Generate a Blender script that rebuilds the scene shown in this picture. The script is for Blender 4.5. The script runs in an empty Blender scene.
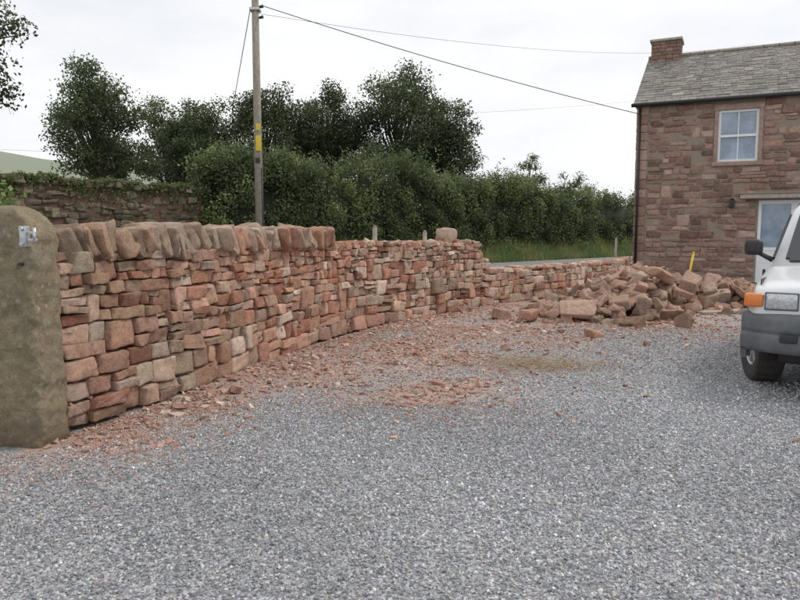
import bpy, bmesh, math, random
import numpy as np
from mathutils import Vector, Matrix
random.seed(7); rng=np.random.default_rng(7)
scene=bpy.context.scene
scene.view_settings.view_transform='Standard'; scene.view_settings.look='None'; scene.view_settings.exposure=0

# ---------------------------------------------------------------- helpers
def smooth01(t): t=np.clip(t,0,1); return t*t*(3-2*t)
def link(ob,parent=None):
    scene.collection.objects.link(ob)
    if parent is not None: ob.parent=parent
    return ob
def empty(name,loc=(0,0,0),rotz=0):
    e=bpy.data.objects.new(name,None); e.location=loc; e.rotation_euler=(0,0,rotz); e.empty_display_size=.3
    return link(e)
def mesh_np(name,V,F,mat,col=None,smooth=False,parent=None,colname='Col'):
    V=np.asarray(V,dtype=np.float32).reshape(-1,3); F=np.asarray(F,dtype=np.int32); k=F.shape[1]
    me=bpy.data.meshes.new(name)
    me.vertices.add(len(V)); me.vertices.foreach_set('co',V.ravel())
    me.loops.add(F.size); me.loops.foreach_set('vertex_index',F.ravel())
    me.polygons.add(len(F)); me.polygons.foreach_set('loop_start',np.arange(0,F.size,k,dtype=np.int32))
    me.polygons.foreach_set('loop_total',np.full(len(F),k,dtype=np.int32))
    me.polygons.foreach_set('use_smooth',np.full(len(F),bool(smooth)))
    me.update(calc_edges=True)
    if col is not None:
        c=np.ones((len(V),4),dtype=np.float32); c[:,:3]=col
        a=me.color_attributes.new(colname,'FLOAT_COLOR','POINT'); a.data.foreach_set('color',c.ravel())
    if mat is not None: me.materials.append(mat)
    ob=bpy.data.objects.new(name,me); return link(ob,parent)

def template(co):
    n=len(co)-1; idx={}; V=[]; F=[]
    def g(i,j,k):
        if (i,j,k) not in idx: idx[(i,j,k)]=len(V); V.append((co[i],co[j],co[k]))
        return idx[(i,j,k)]
    for a in range(n):
        for b in range(n):
            F.append((g(a,b,0),g(a,b+1,0),g(a+1,b+1,0),g(a+1,b,0)))
            F.append((g(a,b,n),g(a+1,b,n),g(a+1,b+1,n),g(a,b+1,n)))
            F.append((g(a,0,b),g(a+1,0,b),g(a+1,0,b+1),g(a,0,b+1)))
            F.append((g(a,n,b),g(a,n,b+1),g(a+1,n,b+1),g(a+1,n,b)))
            F.append((g(0,a,b),g(0,a,b+1),g(0,a+1,b+1),g(0,a+1,b)))
            F.append((g(n,a,b),g(n,a+1,b),g(n,a+1,b+1),g(n,a,b+1)))
    return np.array(V,dtype=float),np.array(F)
T7=template([-1,-.86,-.5,-.15,.2,.55,.86,1]); T5=template([-1,-.8,-.3,.3,.8,1]); T3=template([-1,-.72,.72,1]); T1=template([-1,1]); T2=template([-1,0,1])

def stone_batch(name,C,Hf,R,col,mat,rr=.35,warp=.14,rough=.004,tmpl=T5,smooth=True,parent=None,freq=22):
    C=np.asarray(C,float); Hf=np.asarray(Hf,float); R=np.asarray(R,float); N=len(C)
    T,F=tmpl
    P=T[None]*Hf[:,None]
    rv=rr*rng.uniform(.6,1.4,N) if rr>.12 else np.full(N,rr)
    r=(Hf.min(axis=1)*np.minimum(rv,.98))[:,None,None]
    inn=Hf[:,None]-r
    Q=np.clip(P,-inn,inn); d=P-Q; L=np.linalg.norm(d,axis=2,keepdims=True)
    P=np.where(L>1e-9,Q+d/np.maximum(L,1e-9)*r,P)
    if warp>0:
        off=(rng.random((N,8,3))-.5)*2*warp*Hf[:,None]
        U=(T+1)/2; k=0
        for i in (0,1):
            for j in (0,1):
                for l in (0,1):
                    w=(U[:,0] if i else 1-U[:,0])*(U[:,1] if j else 1-U[:,1])*(U[:,2] if l else 1-U[:,2])
                    P=P+w[None,:,None]*off[:,k][:,None]; k+=1
    if rough>0:
        for q in range(4):
            K=(rng.random((N,3))-.5)*2*freq*(1+q*1.3); ph=rng.random(N)*6.28
            dr=rng.normal(size=(N,3)); dr/=np.linalg.norm(dr,axis=1,keepdims=True)
            P=P+rough/(1+.35*q)*np.sin(np.einsum('nvk,nk->nv',P,K)+ph[:,None])[...,None]*dr[:,None]
    W=np.einsum('nij,nvj->nvi',R,P)+C[:,None]
    Fa=(F[None]+(np.arange(N)*len(T))[:,None,None]).reshape(-1,4)
    c=np.repeat(np.asarray(col,float),len(T),axis=0)
    return mesh_np(name,W.reshape(-1,3),Fa,mat,c,smooth,parent)

def rand_rot(N,tilt=None):
    if tilt is None:
        q=rng.normal(size=(N,4)); q/=np.linalg.norm(q,axis=1,keepdims=True)
    else:
        ax=rng.normal(size=(N,2))*tilt; yaw=rng.random(N)*6.283
        q=np.stack([np.cos(yaw/2),ax[:,0]*.5,ax[:,1]*.5,np.sin(yaw/2)],1); q/=np.linalg.norm(q,axis=1,keepdims=True)
    w,x,y,z=q.T
    return np.stack([np.stack([1-2*(y*y+z*z),2*(x*y-z*w),2*(x*z+y*w)],1),
                     np.stack([2*(x*y+z*w),1-2*(x*x+z*z),2*(y*z-x*w)],1),
                     np.stack([2*(x*z-y*w),2*(y*z+x*w),1-2*(x*x+y*y)],1)],1)
def pick(pal,N,var=.12,wts=None):
    pal=np.array(pal); i=rng.choice(len(pal),N,p=wts)
    c=pal[i]*(1+rng.normal(size=(N,1))*var)*(1+rng.normal(size=(N,3))*.02)
    return np.clip(c,.01,.9)

class Path:
    def __init__(s,pts,curve=True):
        p=np.array(pts,float)
        if curve:
            q=np.vstack([2*p[0]-p[1],p,2*p[-1]-p[-2]]); out=[]
            for i in range(1,len(q)-2):
                for t in np.linspace(0,1,20,endpoint=False):
                    out.append(.5*((2*q[i])+(-q[i-1]+q[i+1])*t+(2*q[i-1]-5*q[i]+4*q[i+1]-q[i+2])*t*t+(-q[i-1]+3*q[i]-3*q[i+1]+q[i+2])*t**3))
            out.append(q[-2]); p=np.array(out)
        s.p=p; s.s=np.concatenate([[0],np.cumsum(np.linalg.norm(np.diff(p,axis=0),axis=1))]); s.L=s.s[-1]
    def at(s,u):
        u=np.asarray(u,float)
        f=lambda v: np.stack([np.interp(v,s.s,s.p[:,0]),np.interp(v,s.s,s.p[:,1])],-1)
        a=f(np.clip(u-.06,0,s.L)); b=f(np.clip(u+.06,0,s.L)); t=b-a; t/=np.linalg.norm(t,axis=-1,keepdims=True)
        n=np.stack([t[...,1],-t[...,0]],-1)
        return f(u),t,n
    def offset_rev(s,d):
        u=np.linspace(0,s.L,120); p,t,n=s.at(u); return Path((p+n*d)[::-1],False)
def sdist(poly,X,Y):
    best=np.full(X.shape,1e9); side=np.zeros(X.shape)
    for (ax,ay),(bx,by) in zip(poly[:-1],poly[1:]):
        dx,dy=bx-ax,by-ay; t=np.clip(((X-ax)*dx+(Y-ay)*dy)/(dx*dx+dy*dy),0,1)
        d=np.hypot(X-ax-t*dx,Y-ay-t*dy); cr=dx*(Y-ay)-dy*(X-ax)
        m=d<best-1e-6; best=np.where(m,d,best); side=np.where(m,np.sign(cr),side)
    return best,side

def courses_gen(s0,s1,bounds,H,wmin,wmax,holes=(),merge=.06,split=.08,wob=.018,ka=.75,kb=2.5):
    out=[]; K=len(bounds)-1; blocked={k:[] for k in range(K+2)}
    fr=rng.uniform(.8,2.2,K+2); ph=rng.uniform(0,6.28,K+2)
    wz=lambda k,s: 0 if k==0 else wob*(math.sin(s*fr[k]+ph[k])+.6*math.sin(s*fr[k]*2.7+ph[k]*2))
    for k in range(K):
        zm=.5*(bounds[k]+bounds[k+1]); bl=list(blocked[k])
        for (a,b,za,zb) in holes:
            if za<zm<zb: bl.append((a,b))
        bl.sort(); s=s0
        while s<s1-.02:
            inb=[b for b in bl if b[0]-1e-6<=s<b[1]-1e-6]
            if inb: s=inb[0][1]; continue
            lim=min([b[0] for b in bl if b[0]>s+1e-6]+[s1])
            hk=bounds[k+1]-bounds[k]
            w=random.uniform(wmin,wmax)*(ka+hk*kb)*(1.4 if random.random()<.12 else 1)
            if lim-(s+w)<wmin*.6: w=lim-s
            sm=s+w/2; kk=k+1
            if random.random()<merge and k<K-1 and w<.4: kk=k+2; blocked[k+1].append((s,s+w))
            z0=bounds[k]+wz(k,sm); z1=bounds[kk]+wz(kk,sm)
            h=H(sm)
            if z1<=h+.045:
                ok=True
                for (a,b,za,zb) in holes:
                    if s<b-.02 and s+w>a+.02 and z1>za and z0<zb:
                        if z0<za: z1=za
                        elif z1>zb: z0=zb
                        else: ok=False
                        if z1-z0<.03: ok=False
                if ok:
                    if random.random()<split and z1-z0>.1:
                        zz=z0+(z1-z0)*random.uniform(.4,.6); out.append((sm,w,z0,zz)); out.append((sm,w,zz,z1))
                    else: out.append((sm,w,z0,z1))
            s+=w
    return np.array(out)

def lay(name,path,st,mat,colf,z0=0,depth=.24,batter=.05,gap=.006,jit=.012,rot=.03,parent=None,rr=.35,warp=.1,rough=.004,tmpl=T5,protr=(),smooth=True,freq=22):
    s,w,a,b=st.T; N=len(st); p,t,n=path.at(s); zm=(a+b)/2
    out=rng.normal(size=N)*jit
    for i in protr: out[i]+=.08
    off=-batter*zm-depth/2+out
    C=np.column_stack([p+n*off[:,None],zm+z0])
    Hf=np.column_stack([w/2-gap,np.full(N,depth/2),(b-a)/2-gap])
    Hf=np.maximum(Hf,.012)
    R=np.zeros((N,3,3)); R[:,:2,0]=t; R[:,:2,1]=n; R[:,2,2]=1
    R[:,:,1]*=-1
    e=rng.normal(size=(N,3))*rot; 
    S=np.zeros((N,3,3)); S[:,0,1]=-e[:,2];S[:,1,0]=e[:,2];S[:,0,2]=e[:,1];S[:,2,0]=-e[:,1];S[:,1,2]=-e[:,0];S[:,2,1]=e[:,0]; S+=np.eye(3)
    R=np.einsum('nij,njk->nik',R,S)
    return stone_batch(name,C,Hf,R,colf(C,N,s,zm),mat,rr=rr,warp=warp,rough=rough,tmpl=tmpl,parent=parent,smooth=smooth,freq=freq)

def strip_core(name,path,s0,s1,oa,ob,H,z0,mat,parent,n=80):
    u=np.linspace(s0,s1,n); p,t,nn=path.at(u); V=[];F=[]
    for i in range(n):
        h=H(u[i]); a=p[i]+nn[i]*oa; b=p[i]+nn[i]*ob
        V+=[(a[0],a[1],z0-.05),(a[0],a[1],z0+h),(b[0],b[1],z0+h),(b[0],b[1],z0-.05)]
    for i in range(n-1):
        k=4*i
        for j in range(4): F.append((k+j,k+(j+1)%4,k+4+(j+1)%4,k+4+j))
    F.append((0,1,2,3)); k=4*(n-1); F.append((k,k+3,k+2,k+1))
    return mesh_np(name,V,F,mat,parent=parent)

def boxes(name,L,mat,parent=None,bevel=0,col=None):
    bm=bmesh.new()
    for x0,x1,y0,y1,z0,z1 in L:
        bmesh.ops.create_cube(bm,size=1,matrix=Matrix.Translation(((x0+x1)/2,(y0+y1)/2,(z0+z1)/2))@Matrix.Diagonal((x1-x0,y1-y0,z1-z0,1)))
    me=bpy.data.meshes.new(name); bm.to_mesh(me); bm.free(); me.materials.append(mat)
    ob=link(bpy.data.objects.new(name,me),parent)
    if bevel:
        m=ob.modifiers.new('b','BEVEL'); m.width=bevel; m.segments=3; m.limit_method='ANGLE'
        for p in me.polygons: p.use_smooth=True
    return ob
def cyl(name,a,b,r1,r2,mat,parent=None,seg=16):
    a=Vector(a);b=Vector(b);d=b-a
    bm=bmesh.new(); bmesh.ops.create_cone(bm,cap_ends=True,segments=seg,radius1=r1,radius2=r2,depth=d.length,
        matrix=Matrix.Translation((a+b)/2)@d.to_track_quat('Z','Y').to_matrix().to_4x4())
    for f in bm.faces: f.smooth=len(f.verts)==4
    me=bpy.data.meshes.new(name); bm.to_mesh(me); bm.free(); me.materials.append(mat)
    return link(bpy.data.objects.new(name,me),parent)

# ---------------------------------------------------------------- materials
def mat_new(name):
    m=bpy.data.materials.new(name); m.use_nodes=True; nt=m.node_tree; b=nt.nodes['Principled BSDF']; return m,nt,b
def N(nt,t,**k):
    n=nt.nodes.new(t)
    for a,v in k.items(): setattr(n,a,v)
    return n
def noise(nt,scale,detail=4,rough=.6,vec=None):
    n=N(nt,'ShaderNodeTexNoise'); n.inputs['Scale'].default_value=scale; n.inputs['Detail'].default_value=detail; n.inputs['Roughness'].default_value=rough
    if vec is not None: nt.links.new(vec,n.inputs['Vector'])
    return n
def ramp(nt,src,stops):
    r=N(nt,'ShaderNodeValToRGB'); e=r.color_ramp.elements
    while len(e)<len(stops): e.new(.5)
    for q,(p,c) in zip(e,stops): q.position=p; q.color=(c if len(c)==4 else (*c,1)) if hasattr(c,'__len__') else (c,c,c,1)
    nt.links.new(src,r.inputs[0]); return r
def mix(nt,fac,a,b,mode='MIX'):
    m=N(nt,'ShaderNodeMix',data_type='RGBA',blend_type=mode)
    for s,v in ((m.inputs[0],fac),(m.inputs[6],a),(m.inputs[7],b)):
        if isinstance(v,(int,float)): s.default_value=v
        elif isinstance(v,tuple): s.default_value=(*v,1)
        else: nt.links.new(v,s)
    return m.outputs[2]
def bump(nt,h,strength,dist,b,prev=None):
    n=N(nt,'ShaderNodeBump'); n.inputs['Strength'].default_value=strength; n.inputs['Distance'].default_value=dist
    nt.links.new(h,n.inputs['Height'])
    if prev is not None: nt.links.new(prev,n.inputs['Normal'])
    nt.links.new(n.outputs[0],b.inputs['Normal']); return n.outputs[0]
def geo(nt): return N(nt,'ShaderNodeTexCoord').outputs['Object']

def stone_mat(name,lichen=(.5,.48,.42),lamt=.35,moss=None,bs=.6,noisescale=1,dark=.55,damp=.22):
    m,nt,b=mat_new(name); v=geo(nt)
    at=N(nt,'ShaderNodeAttribute',attribute_name='Col').outputs['Color']
    n1=noise(nt,11*noisescale,7,.75,v); n2=noise(nt,75*noisescale,5,.8,v); n3=noise(nt,4.3*noisescale,8,.8,v); n5=noise(nt,2.2*noisescale,6,.7,v)
    c=mix(nt,1.0,at,ramp(nt,n1.outputs[0],[(.28,(dark,dark*.97,dark*.96)),(.48,(1,1,1)),(.72,(1.3,1.29,1.27))]).outputs[0],'MULTIPLY')
    c=mix(nt,1.0,c,ramp(nt,n2.outputs[0],[(.3,.66),(.7,1.25)]).outputs[0],'MULTIPLY')
    c=mix(nt,ramp(nt,n3.outputs[0],[(.53,0.0),(.62,lamt)]).outputs[0],c,lichen)
    c=mix(nt,ramp(nt,n5.outputs[0],[(.56,0.0),(.68,damp)]).outputs[0],c,(.17,.115,.085))
    if moss:
        n4=noise(nt,5,6,.7,v); c=mix(nt,ramp(nt,n4.outputs[0],[(.45,0.0),(.6,moss[3])]).outputs[0],c,moss[:3])
    nt.links.new(c,b.inputs['Base Color']); b.inputs['Roughness'].default_value=.97; b.inputs['Specular IOR Level'].default_value=.12
    p=bump(nt,n1.outputs[0],bs,.05,b); bump(nt,n2.outputs[0],bs,.012,b,p)
    return m,nt,b
M_wall=stone_mat('red_sandstone',lichen=(.64,.52,.42),lamt=.42,bs=.9)[0]
M_chipstone=stone_mat('sandstone_chips',lichen=(.55,.44,.36),lamt=.3,bs=.4)[0]
M_house=stone_mat('house_sandstone',lichen=(.37,.285,.235),lamt=.45,bs=.6)[0]
M_field=stone_mat('mossy_stone',lichen=(.18,.18,.13),lamt=.5,moss=(.06,.07,.035,.6))[0]
M_post,nt,b=stone_mat('gatepost_stone',lichen=(.47,.42,.33),lamt=.7,moss=(.24,.205,.125,.45),bs=1.0,dark=.5)
v=geo(nt); vv=N(nt,'ShaderNodeTexVoronoi'); vv.inputs['Scale'].default_value=13; nt.links.new(v,vv.inputs['Vector'])
src=b.inputs['Base Color'].links[0].from_socket
nn1=noise(nt,2.4,3,.6,v); mm=N(nt,'ShaderNodeMath',operation='MULTIPLY')
nt.links.new(ramp(nt,vv.outputs['Distance'],[(.16,1.0),(.26,0.0)]).outputs[0],mm.inputs[0]); nt.links.new(ramp(nt,nn1.outputs[0],[(.46,0.0),(.58,.75)]).outputs[0],mm.inputs[1])
c=mix(nt,mm.outputs[0],src,(.56,.53,.44)); sx=N(nt,'ShaderNodeSeparateXYZ'); nt.links.new(v,sx.inputs[0])
c=mix(nt,ramp(nt,sx.outputs[2],[(.0,.55),(.3,0.0)]).outputs[0],c,(.2,.14,.1)); nt.links.new(c,b.inputs['Base Color'])

def flat_mat(name,col,rough=.6,metal=0,ns=0,amt=.2,spec=.5,bstr=0):
    m,nt,b=mat_new(name); b.inputs['Base Color'].default_value=(*col,1); b.inputs['Roughness'].default_value=rough; b.inputs['Metallic'].default_value=metal
    b.inputs['Specular IOR Level'].default_value=spec
    if ns:
        n=noise(nt,ns,6,.7,geo(nt)); c=mix(nt,1.0,col,ramp(nt,n.outputs[0],[(.3,1-amt),(.7,1+amt)]).outputs[0],'MULTIPLY'); nt.links.new(c,b.inputs['Base Color'])
        if bstr: bump(nt,n.outputs[0],bstr,.01,b)
    return m
def attr_mat(name,rough=.8,ns=0,amt=.2,spec=.2,trans=0):
    m,nt,b=mat_new(name); at=N(nt,'ShaderNodeAttribute',attribute_name='Col').outputs['Color']
    if ns: at=mix(nt,1.0,at,ramp(nt,noise(nt,ns,4,.6,geo(nt)).outputs[0],[(.3,1-amt),(.7,1+amt)]).outputs[0],'MULTIPLY')
    nt.links.new(at,b.inputs['Base Color']); b.inputs['Roughness'].default_value=rough; b.inputs['Specular IOR Level'].default_value=spec
    if trans:
        t=N(nt,'ShaderNodeBsdfTranslucent'); nt.links.new(at,t.inputs[0]); ms=N(nt,'ShaderNodeMixShader'); ms.inputs[0].default_value=trans
        nt.links.new(b.outputs[0],ms.inputs[1]); nt.links.new(t.outputs[0],ms.inputs[2]); nt.links.new(ms.outputs[0],nt.nodes['Material Output'].inputs[0])
    return m
M_core=flat_mat('wall_core_earth',(.12,.07,.05),.95,ns=20,amt=.4)
M_leaf=attr_mat('leaves',.6,spec=.3,trans=.3)
M_bark=flat_mat('bark',(.08,.065,.05),.9,ns=15,amt=.3,bstr=.5)
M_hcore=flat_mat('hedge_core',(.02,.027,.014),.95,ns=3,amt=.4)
M_chip=attr_mat('gravel_chips',.85,ns=150,amt=.15)
M_slate=attr_mat('slate',.7,ns=12,amt=.25,spec=.3)
M_mortar=flat_mat('mortar',(.28,.225,.185),.95,ns=30,amt=.25)
M_white=flat_mat('white_paint',(.78,.79,.8),.45,ns=4,amt=.04)
M_glass=flat_mat('window_glass',(.24,.31,.4),.08,spec=.9,ns=1.5,amt=.4)
M_black=flat_mat('black_plastic',(.02,.02,.022),.45)
M_steel=flat_mat('galvanised_steel',(.5,.52,.54),.4,.7,ns=30,amt=.2)
M_wood=flat_mat('pole_wood',(.30,.265,.22),.85,ns=9,amt=.3,bstr=.4)
M_plank=flat_mat('old_plank',(.40,.33,.26),.85,ns=9,amt=.3,bstr=.4)
M_yellow=flat_mat('yellow_plastic',(.7,.5,.03),.5)
M_wire=flat_mat('wire_black',(.05,.05,.055),.6)
M_lintel=flat_mat('lintel_stone',(.38,.345,.30),.9,ns=12,amt=.25)
M_road=flat_mat('asphalt',(.22,.225,.235),.9,ns=40,amt=.2)

# ---------------------------------------------------------------- layout curves
WP=Path([(-2.5,5.08),(-1.95,6.5),(-1.62,7.6),(-1.25,8.8),(-.75,10.2),(0,11.5),(1.83,14.0),(5.9,18.5),(7.0,20.9)])
wall_poly=[tuple(p) for p in WP.p[::4]]+[tuple(WP.p[-1])]
BC=[(-30.2,-18.0),(-9.3,16),(-5.6,22),(13,40),(60,85.5),(400,415)]
def bank(X,Y):
    d,s=sdist(BC,X,Y); return d*s
def zf(X,Y):
    X=np.asarray(X,float);Y=np.asarray(Y,float); d=bank(X,Y)
    z=.2*smooth01((d+8.0)/1.4)+.95*smooth01((d+1.8)/1.6)
    r=np.hypot(X,Y)
    z=z+56*smooth01((r-140)/420)*smooth01((-X+.12*Y+20)/ (.25*np.abs(Y)+60))*(1+.12*np.sin(X*.01)+.06*np.sin(X*.031+Y*.01))
    return z
def dirt(X,Y):
    d,s=sdist(wall_poly,X,Y)
    m=np.exp(-(d/.85)**2)*1.0*(s<0)
    for cx,cy,r,a in ((-.8,7.4,1.0,.9),(.35,6.5,.85,.72),(0,8.6,1.4,.9),(1.3,10.2,1.7,.85),(3.5,12.6,2.7,.9),(-1.7,5.9,.55,.8),(1.2,7.8,1.0,.55),(-.5,6.2,.6,.5)):
        m=np.maximum(m,a*np.exp(-((X-cx)**2+(Y-cy)**2)/r**2))
    n=.5+.25*np.sin(X*3.1+1.3*np.sin(Y*2.3))+.25*np.sin(Y*4.2+1.7*np.sin(X*3.7+1))
    n2=.5+.5*np.sin(X*9.3+2*np.sin(Y*6.1))*np.sin(Y*8.1+2*np.sin(X*5.7))
    return np.clip(m*(.5+.45*n+.25*n2),0,1)
def grassmask(X,Y):
    d,s=sdist(wall_poly,X,Y); b=bank(X,Y)
    g=((s>0)&(d>.3)&(Y>5.4)&(Y<40)&(X<7.2))|(b>-6.6)
    return g.astype(float)
def undul(X,Y): return .012*(np.sin(X*2.1+Y*.7)+np.sin(Y*1.6-X*.9))

def axis(a,b,step,fa,fb,fstep,far0,far1):
    l=[np.arange(fa,fb,fstep),np.arange(a,fa,step),np.arange(fb,b+step,step)]
    g=1.0;x=b+step
    while x<far1: g*=1.18; x+=g; l.append(np.array([x]))
    g=1.0;x=a
    while x>far0: g*=1.18; x-=g; l.append(np.array([x]))
    return np.unique(np.concatenate(l))
xs=axis(-26,46,.5,-4.5,8,.12,-900,900); ys=axis(-10,50,.5,2,17,.12,-80,1500)
GX,GY=np.meshgrid(xs,ys); GZ=zf(GX,GY)
GZ=GZ+undul(GX,GY)*(np.hypot(GX,GY)<30)
nx,ny=len(xs),len(ys); I=np.arange(nx*ny).reshape(ny,nx)
F=np.stack([I[:-1,:-1],I[:-1,1:],I[1:,1:],I[1:,:-1]],-1).reshape(-1,4)
gm=grassmask(GX,GY); dm=dirt(GX,GY); haze=smooth01((np.hypot(GX,GY)-90)/200)
m,nt,b=mat_new('yard_ground'); v=geo(nt)
at=N(nt,'ShaderNodeAttribute',attribute_name='Col'); sep=N(nt,'ShaderNodeSeparateColor'); nt.links.new(at.outputs['Color'],sep.inputs[0])
vo=N(nt,'ShaderNodeTexVoronoi'); vo.inputs['Scale'].default_value=58; nt.links.new(v,vo.inputs['Vector'])
sv=N(nt,'ShaderNodeSeparateColor'); nt.links.new(vo.outputs['Color'],sv.inputs[0])
gc=ramp(nt,sv.outputs[0],[(0,(.22,.223,.232)),(.45,(.355,.356,.368)),(.8,(.47,.47,.477)),(1,(.64,.63,.61))]).outputs[0]
gc=mix(nt,1.0,gc,ramp(nt,vo.outputs['Distance'],[(.0,1.1),(.75,.6)]).outputs[0],'MULTIPLY')
nb=noise(nt,.9,6,.65,v); gc=mix(nt,1.0,gc,ramp(nt,nb.outputs[0],[(.3,.8),(.7,1.15)]).outputs[0],'MULTIPLY')
n5=noise(nt,14,8,.8,v); n6=noise(nt,70,4,.7,v)
dc=ramp(nt,n6.outputs[0],[(.3,(.24,.155,.12)),(.5,(.40,.265,.21)),(.7,(.53,.385,.315))]).outputs[0]
ad=N(nt,'ShaderNodeMath',operation='MULTIPLY_ADD'); nt.links.new(sep.outputs[1],ad.inputs[0]); ad.inputs[1].default_value=.62; nt.links.new(n5.outputs[0],ad.inputs[2])
c=mix(nt,ramp(nt,ad.outputs[0],[(.58,0.0),(.9,.88)]).outputs[0],gc,dc)
ng=noise(nt,.35,8,.7,v); ng2=noise(nt,9,6,.8,v)
grc=ramp(nt,ng2.outputs[0],[(.3,(.06,.09,.025)),(.6,(.13,.18,.05)),(.8,(.2,.22,.09))]).outputs[0]
grc=mix(nt,ramp(nt,ng.outputs[0],[(.4,0.0),(.7,.5)]).outputs[0],grc,(.2,.2,.09))
grc=mix(nt,sep.outputs[2],grc,(.24,.265,.20))  # distance haze painted into the far grass colour
c=mix(nt,sep.outputs[0],c,grc)
nt.links.new(c,b.inputs['Base Color']); b.inputs['Roughness'].default_value=.95; b.inputs['Specular IOR Level'].default_value=.15
inv=N(nt,'ShaderNodeMath',operation='SUBTRACT'); inv.inputs[0].default_value=1; nt.links.new(vo.outputs['Distance'],inv.inputs[1])
bump(nt,inv.outputs[0],.7,.010,b)
mesh_np('ground',np.stack([GX,GY,GZ],-1).reshape(-1,3),F,m,np.stack([gm,dm,haze],-1).reshape(-1,3),True)

RB=Path([(-30.2,-18.0),(-13,10),(-9.3,16),(-5.6,22),(2,29.4),(13,40),(60,85.5)])
uu=np.linspace(1,RB.L-1,160); p,t,n=RB.at(uu); V=[];F=[]
for i in range(len(uu)):
    for o in (2.0,4.2,6.5):
        q=p[i]+n[i]*o; V.append((q[0],q[1],float(zf(q[0],q[1]))+.035))
for i in range(len(uu)-1):
    for j in range(2): k=3*i+j; F.append((k,k+3,k+4,k+1))
mesh_np('road',V,F,M_road,smooth=True)

# ---------------------------------------------------------------- gravel stones
def gravel(n,ymin,ymax,smin,smax,name):
    Y=np.sqrt(rng.random(n)*(ymax**2-ymin**2)+ymin**2); X=(rng.random(n)*2-1)*(.72*Y+.6)
    d,s=sdist(wall_poly,X,Y); dd=dirt(X,Y); keep=~((s>0)&(Y>5.0))&~((X<-2.4)&(Y>4.6))&(rng.random(n)>dd*.6)
    X=X[keep];Y=Y[keep]; k=len(X)
    sz=rng.uniform(smin,smax,k)
    Hf=sz[:,None]*rng.uniform(.45,1,(k,3))*.5
    C=np.stack([X,Y,undul(X,Y)+Hf.min(1)*rng.uniform(0.0,.8,k)],1)
    dd=dirt(X,Y); col=pick([(.245,.249,.262),(.37,.373,.386),(.49,.49,.50),(.305,.308,.322),(.66,.64,.62),(.40,.36,.33)],k,.14,[.24,.3,.22,.17,.035,.035])
    tone=1+.07*np.sin(X*1.1+1.5*np.sin(Y*.8))+.06*np.sin(Y*1.9+X*.6+2*np.sin(X*.7)); col*=tone[:,None]
    red=rng.random(k)<dd*.95
    col[red]=pick([(.40,.235,.18),(.47,.33,.265),(.35,.24,.19)],int(red.sum()),.15)
    return stone_batch(name,C,Hf,rand_rot(k),col,M_chip,rr=.2,warp=.5,rough=0,tmpl=T1,smooth=False)
gr=empty('gravel')
gravel(115000,2.2,6.0,.008,.019,'near_chips').parent=gr
gravel(65000,6.0,11.0,.011,.022,'far_chips').parent=gr

n=30000
X=rng.uniform(-2.6,6,n);Y=rng.uniform(4.6,14,n); d,s=sdist(wall_poly,X,Y); dd=dirt(X,Y)
k=(s<0)&(rng.random(n)<dd**1.4*1.1+.004); X=X[k];Y=Y[k]; k=len(X)
sz=np.clip(rng.lognormal(-3.9,.52,k),.010,.09); sz[rng.random(k)<.006]*=1.9; Hf=sz[:,None]*np.stack([rng.uniform(.7,1.2,k),rng.uniform(.5,.9,k),rng.uniform(.2,.5,k)],1)*.6
stone_batch('stone_chippings',np.stack([X,Y,Hf[:,2]*.6+.004+undul(X,Y)],1),Hf,rand_rot(k,.3),pick([(.45,.255,.19),(.50,.33,.26),(.38,.23,.18),(.55,.44,.36)],k,.16),M_chipstone,rr=.25,warp=.5,rough=0,tmpl=T2,smooth=False)

# ---------------------------------------------------------------- dry stone wall
wall=empty('dry_stone_wall')
S_cop=float(np.interp(9.75,WP.p[:,1],WP.s)); S_end=float(np.interp(14.0,WP.p[:,1],WP.s))
def Hw(s):
    if s<S_end-.35: return 1.33
    if s<S_end-.2: return 1.15
    if s<S_end: return .95
    return .73
def Hcore(s): return Hw(s)-.07
hs=[.20,.17,.15,.14,.12,.115,.105,.10,.09,.09,.08]; bnd=np.concatenate([[0],np.cumsum(hs)]); bnd*=1.33/bnd[-1]
pal=[(.55,.325,.235),(.62,.43,.325),(.47,.235,.165),(.67,.52,.42),(.42,.275,.205),(.58,.35,.26)]
def colw(C,N_,s,zm):
    c=pick(pal,N_,.18,[.21,.21,.18,.13,.13,.14])
    r=(zm>.75)&(s>1.2)&(s<5.6)&(rng.random(N_)<.5); c[r]=pick([(.58,.315,.215),(.52,.25,.17),(.63,.40,.30)],int(r.sum()),.14)
    l=(s<1.6)&(rng.random(N_)<.3); c[l]=pick([(.60,.47,.36),(.49,.36,.26),(.52,.32,.22)],int(l.sum()),.15)
    g=(s>5.6)&(rng.random(N_)<.4); c[g]=pick([(.56,.40,.31),(.63,.49,.39),(.50,.36,.275)],int(g.sum()),.14)
    return c
st=courses_gen(.0,WP.L,bnd,Hw,.09,.27,merge=.09,split=.13,wob=.022,ka=.4,kb=6.2)
pr=[i for i in range(len(st)) if random.random()<.010]
lay('front_face',WP,st,M_wall,colw,parent=wall,protr=pr,jit=.019,rot=.05,rr=.27,warp=.17,rough=.0065,gap=.0035,tmpl=T7,freq=32)
n=900; s=rng.uniform(.05,WP.L-.1,n); zz=rng.uniform(.05,1.0,n)*np.array([Hw(a) for a in s]); p,t,nn=WP.at(s); off=-.05*zz-rng.uniform(.03,.06,n)
q=p+nn*off[:,None]; Hf=rng.uniform(.015,.035,(n,3)); Hf[:,2]*=.55
stone_batch('pinnings',np.column_stack([q,zz]),Hf,rand_rot(n,.2),pick(pal,n,.15),M_wall,tmpl=T3,parent=wall,warp=.35,rr=.3)
WB=WP.offset_rev(-.52)
st2=courses_gen(0,WB.L,bnd,lambda s:Hw(WP.L-s*WP.L/WB.L),.18,.4)
lay('back_face',WB,st2,M_wall,colw,parent=wall,tmpl=T3,batter=.05)
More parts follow.
